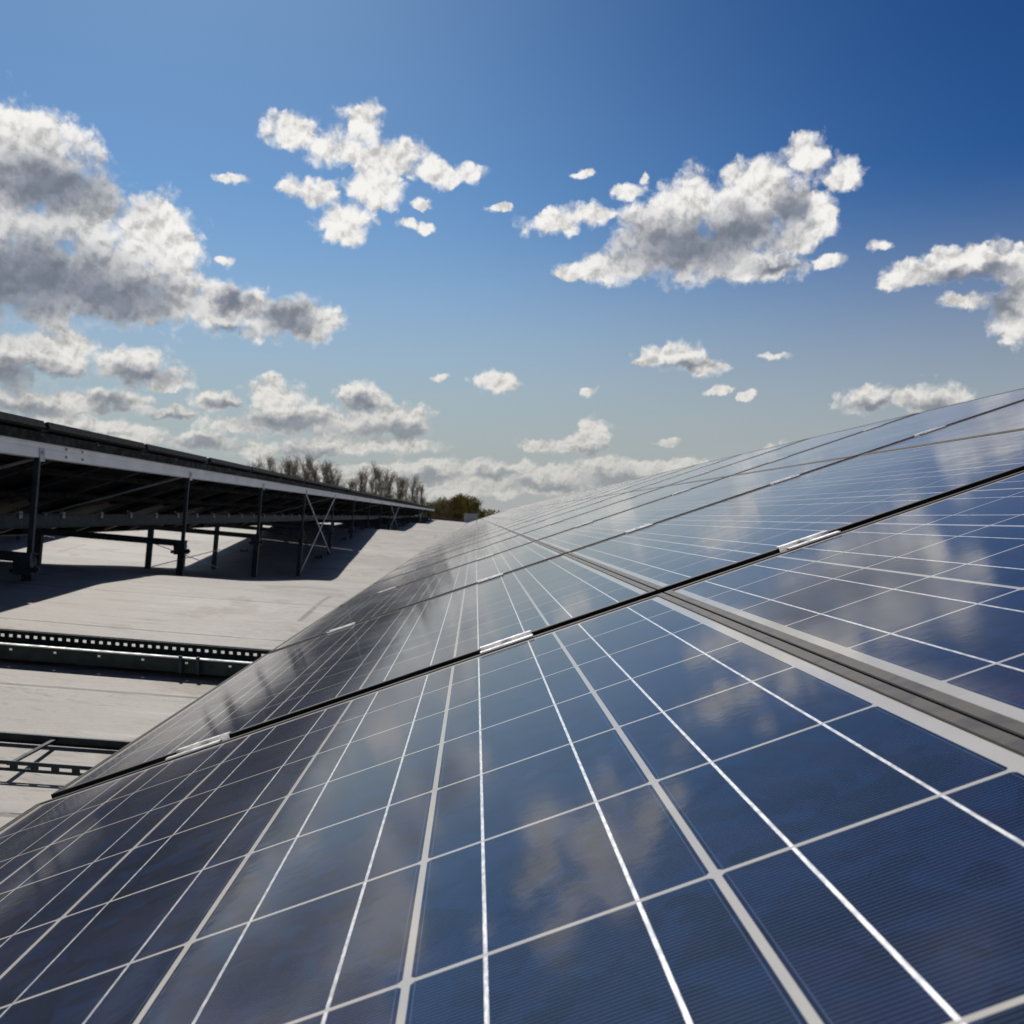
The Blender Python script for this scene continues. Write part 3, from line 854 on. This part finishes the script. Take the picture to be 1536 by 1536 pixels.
# ------------------------------------------------------------------ cable trays lying across the roof
def tray(label, y0, y1, hgt, x0, x1, style):
    t = thing('cable_tray', label, 'cable tray', (0, (y0 + y1) / 2, -0.7))
    off = -Vector(t.location)
    b0 = (roof_z(0, y0) + roof_z(0, y1)) / 2 + 0.012
    def P(x, y, z):
        return Vector((x, y, b0 - 0.085 * x + z)) + off
    def slotted(mb, y, za, zb_, pitch, duty, s0, s1):
        mb.bar(P(x0, y, (za + s0) / 2), P(x1, y, (za + s0) / 2), 0.003, s0 - za, (0, 1, 0))
        mb.bar(P(x0, y, (zb_ + s1) / 2), P(x1, y, (zb_ + s1) / 2), 0.003, zb_ - s1, (0, 1, 0))
        x = x0
        while x < x1:
            e = min(x + pitch * (1 - duty), x1)
            mb.hexa([P(x, y - .0014, s0), P(e, y - .0014, s0), P(e, y + .0014, s0), P(x, y + .0014, s0),
                     P(x, y - .0014, s1), P(e, y - .0014, s1), P(e, y + .0014, s1), P(x, y + .0014, s1)])
            x += pitch
    if style == 'slotted':
        mb = MB(); slotted(mb, y1, 0, hgt * 1.2, 0.030, 0.45, hgt * 0.70, hgt * 0.92)
        mb.bar(P(x0, y1 + .006, hgt * 1.25), P(x1, y1 + .006, hgt * 1.25), 0.014, 0.003, (0, 1, 0))
        obj('side_wall', mb.mesh('side_wall', M['tray']), t)
        mb = MB(); slotted(mb, y0, 0, hgt, 0.15, 0.07, hgt * 0.62, hgt * 0.76)
        obj('side_wall', mb.mesh('side_wall', M['tray']), t)
        mb = MB(); mb.bar(P(x0, y0 - .004, hgt + .003), P(x1, y0 - .004, hgt + .003), 0.022, 0.004, (0, 1, 0))
        obj('top_lip', mb.mesh('top_lip', M['traylip']), t)
        mb = MB(); mb.bar(P(x0, (y0 + y1) / 2, 0.0), P(x1, (y0 + y1) / 2, 0.0), y1 - y0, 0.003, (0, 1, 0))
        obj('base_plate', mb.mesh('base_plate', M['tray']), t)
        for xx in (-1.02, -0.96):
            mb = MB()
            mb.bar(P(xx, y0 - 0.02, 0), P(xx, y0 - 0.02, hgt + 0.012), 0.010, 0.010, (1, 0, 0))
            obj('joint_clip', mb.mesh('joint_clip', M['galv']), t)
    else:
        mb = MB(); mb.chan(P(x0, y1, hgt / 2), P(x1, y1, hgt / 2), hgt, 0.008, (0, 0, 1), 0.003)
        obj('side_rail', mb.mesh('side_rail', M['tray']), t)
        mb = MB(); slotted(mb, y0, 0, hgt, 0.048, 0.62, hgt * 0.30, hgt * 0.62)
        obj('side_rail', mb.mesh('side_rail', M['tray']), t)
        x = x0 + 0.1
        while x < x1:
            mb = MB(); mb.bar(P(x, y0 + .004, hgt * .6), P(x, y1 - .004, hgt * .6), 0.012, 0.005, (1, 0, 0))
            obj('rung', mb.mesh('rung', M['tray']), t)
            x += 0.20
    return t
tray('perforated steel cable tray with bright lip lying across the roof, the farther one', 3.30, 3.55, 0.048, -4.6, -0.3, 'slotted')
tray('ladder-like dark cable tray with rungs at the left edge, the nearer one', 2.25, 2.50, 0.024, -4.6, -0.3, 'ladder')

# small plant box on the far end of the roof
h = thing('roof_hatch', 'small pale grey box on the far end of the roof beside the panels', 'roof hatch', (-0.25, 55.3, roof_z(-0.25, 55.3)))
mb = MB(); mb.box(-0.4, 0.4, -0.4, 0.4, -0.05, 0.50)
obj('box', mb.mesh('box', M['hatch']), h)
mb = MB(); mb.box(-0.46, 0.46, -0.46, 0.46, 0.50, 0.56)
obj('lid', mb.mesh('lid', M['hatch']), h)

# ------------------------------------------------------------------ trees beyond the roof
def tree_meshes(seed, H, spread, upright, bushy):
    rnd = random.Random(seed)
    tr = MB(); cr = MB()
    def tri_twig(p, d, L, w, mi):
        p = Vector(p); d = Vector(d).normalized()
        s = d.cross(Vector((rnd.uniform(-1, 1), rnd.uniform(-1, 1), rnd.uniform(-1, 1)))).normalized() * w
        i = len(cr.v)
        e = p + d * L
        cr.v += [tuple(p - s), tuple(p + s), tuple(e)]
        cr.f.append((i, i + 1, i + 2)); cr.mi.append(mi)
        return e
    def leaf(p, r):
        a = Vector((rnd.gauss(0, 1), rnd.gauss(0, 1), rnd.gauss(0, 1))).normalized() * r
        b = a.orthogonal().normalized() * r * rnd.uniform(.5, 1)
        i = len(cr.v)
        p = Vector(p)
        cr.v += [tuple(p - a), tuple(p + b), tuple(p + a), tuple(p - b)]
        cr.f.append((i, i + 1, i + 2, i + 3)); cr.mi.append(1)
    pts = [Vector((0, 0, 0))]
    nseg = 9
    for k in range(1, nseg + 1):
        pts.append(Vector((rnd.gauss(0, .05) * k * .35, rnd.gauss(0, .05) * k * .35, H * k / nseg)))
    tr.tube(pts, [0.19 * H / 17 * (1 - .93 * k / nseg) + .012 for k in range(nseg + 1)], 7)
    nb = 48 if not bushy else 38
    for b in range(nb):
        f = rnd.uniform(.16 if not bushy else .08, .98)
        i = int(f * nseg); base = pts[i].lerp(pts[min(i + 1, nseg)], f * nseg - i)
        a = rnd.uniform(0, 6.283)
        up = upright * rnd.uniform(.8, 1.3)
        L = spread * (1.25 - .95 * f) * (1.0 if bushy else 1.5) * rnd.uniform(.6, 1.1)
        d = Vector((math.cos(a), math.sin(a), up)).normalized()
        bp = [base, base + d * L * .5 + Vector((0, 0, .05 * L)), base + d * L + Vector((0, 0, .22 * L))]
        tr.tube(bp, [.04 * (1.1 - f) + .015, .024, .009], 5)
        for q in range(12):
            t = rnd.uniform(.15, 1)
            p = bp[0].lerp(bp[1], t * 2) if t < .5 else bp[1].lerp(bp[2], t * 2 - 1)
            dd = (d + Vector((rnd.gauss(0, .55), rnd.gauss(0, .55), rnd.uniform(.1, .9)))).normalized()
            e = tri_twig(p, dd, rnd.uniform(.6, 1.4), .016, 0)
            for r_ in range(5):
                t2 = rnd.uniform(.2, .95)
                d3 = (dd + Vector((rnd.gauss(0, .6), rnd.gauss(0, .6), rnd.uniform(0, .7)))).normalized()
                e2 = tri_twig(p.lerp(e, t2), d3, rnd.uniform(.35, .9), .010, 0)
                if bushy or rnd.random() < .35:
                    leaf(e2, .07 if not bushy else .16)
                    if bushy:
                        leaf(e2 + Vector((rnd.gauss(0, .2), rnd.gauss(0, .2), rnd.gauss(0, .2))), .17)
    return tr, cr

kinds = []
for sd, H, sp, up, bushy in ((1, 17, 2.3, 2.4, 0), (2, 16, 1.9, 2.8, 0), (3, 18, 2.5, 2.2, 0), (4, 15, 1.6, 3.0, 0), (5, 13, 2.6, 1.1, 1), (6, 11, 2.4, .9, 1)):
    tr, cr = tree_meshes(sd, H, sp, up, bushy)
    kinds.append((tr.mesh('trunk', M['bark']), cr.mesh('crown', [M['bark'], M['leafy'] if bushy else M['bud']]), H, bushy))

def tree(px_, ytop, D, kind, label, group):
    tm, cm, H, bushy = kinds[kind]
    x = (px_ - 713) / 1402 * D
    top = (775 - ytop - (4 if kinds[kind][3] else random.uniform(0, 9))) / 1402 * D + 9.5
    s = top / (H + .8)
    t = thing('tree', label, 'tree', (x, D, -9.5), group)
    t.rotation_euler = (0, 0, random.uniform(0, 6.28))
    t.scale = (s * random.uniform(.75, 1.1) * (0.75 if bushy else 1.0),) * 2 + (s,)
    obj('trunk', tm, t)
    obj('crown', cm, t)
left = [(383, 696), (391, 692), (399, 694), (407, 688), (415, 691), (422, 693), (430, 684), (437, 690), (444, 688), (451, 691), (458, 688), (465, 685), (471, 690), (478, 697), (486, 692), (493, 690), (499, 697), (505, 708), (515, 722), (526, 716)]
mid = [(537, 714), (544, 704), (550, 697), (557, 703), (564, 697), (571, 705), (578, 699), (585, 708), (596, 712), (603, 718), (610, 714), (619, 710), (626, 719), (634, 724)]
right = [(652, 744), (664, 748), (676, 752)]
for i, (a, b) in enumerate(left):
    tree(a, b, 118 + random.uniform(-6, 10), i % 4, f'bare tree in the left clump above the raised panels, {ordw(i + 1)} from the left', 'bare trees beyond the roof')
for i, (a, b) in enumerate(mid):
    tree(a, b, 122 + random.uniform(-6, 10), (i + 2) % 4, f'bare tree in the right clump above the raised panels, {ordw(i + 1)} from the left', 'bare trees beyond the roof')
for i, (a, b) in enumerate(right):
    tree(a, b, 140 + random.uniform(-4, 6), (i + 1) % 4, f'small bare tree past the end of the raised rack, {ordw(i + 1)} from the left', 'bare trees beyond the roof')
bush = [(636, 760), (646, 758), (655, 757), (664, 752), (673, 756), (681, 752), (688, 744), (697, 749), (706, 748), (713, 752), (724, 766), (736, 769), (750, 770)]
for i, (a, b) in enumerate(bush):
    tree(a, b, 150 + random.uniform(-8, 8), 4 + i % 2, f'yellow-green budding tree low on the horizon, {ordw(i + 1)} from the left', 'budding trees low on the horizon')
# far wood on the horizon
def wood():
    rnd = random.Random(11)
    mb = MB()
    for i in range(26000):
        x = rnd.uniform(-330, 420)
        top = 9.0 + 2.2 * math.sin(x * .05) + 1.4 * math.sin(x * .17 + 1) + 0.9 * math.sin(x * .43)
        y = 300 + rnd.uniform(-12, 12)
        z = -9.5 + top * rnd.random() ** .6 + rnd.gauss(0, .35)
        r = rnd.uniform(.25, .6)
        a = Vector((rnd.gauss(0, 1), rnd.gauss(0, 1), rnd.gauss(0, 1))).normalized() * r
        b = a.orthogonal().normalized() * r
        c = Vector((x, y, z))
        mb.quad(c - a, c + b, c + a, c - b)
    obj('distant_wood', mb.mesh('distant_wood', M['leafy']), kind='stuff', label='low yellow-green wood on the far horizon', category='wood')
wood()
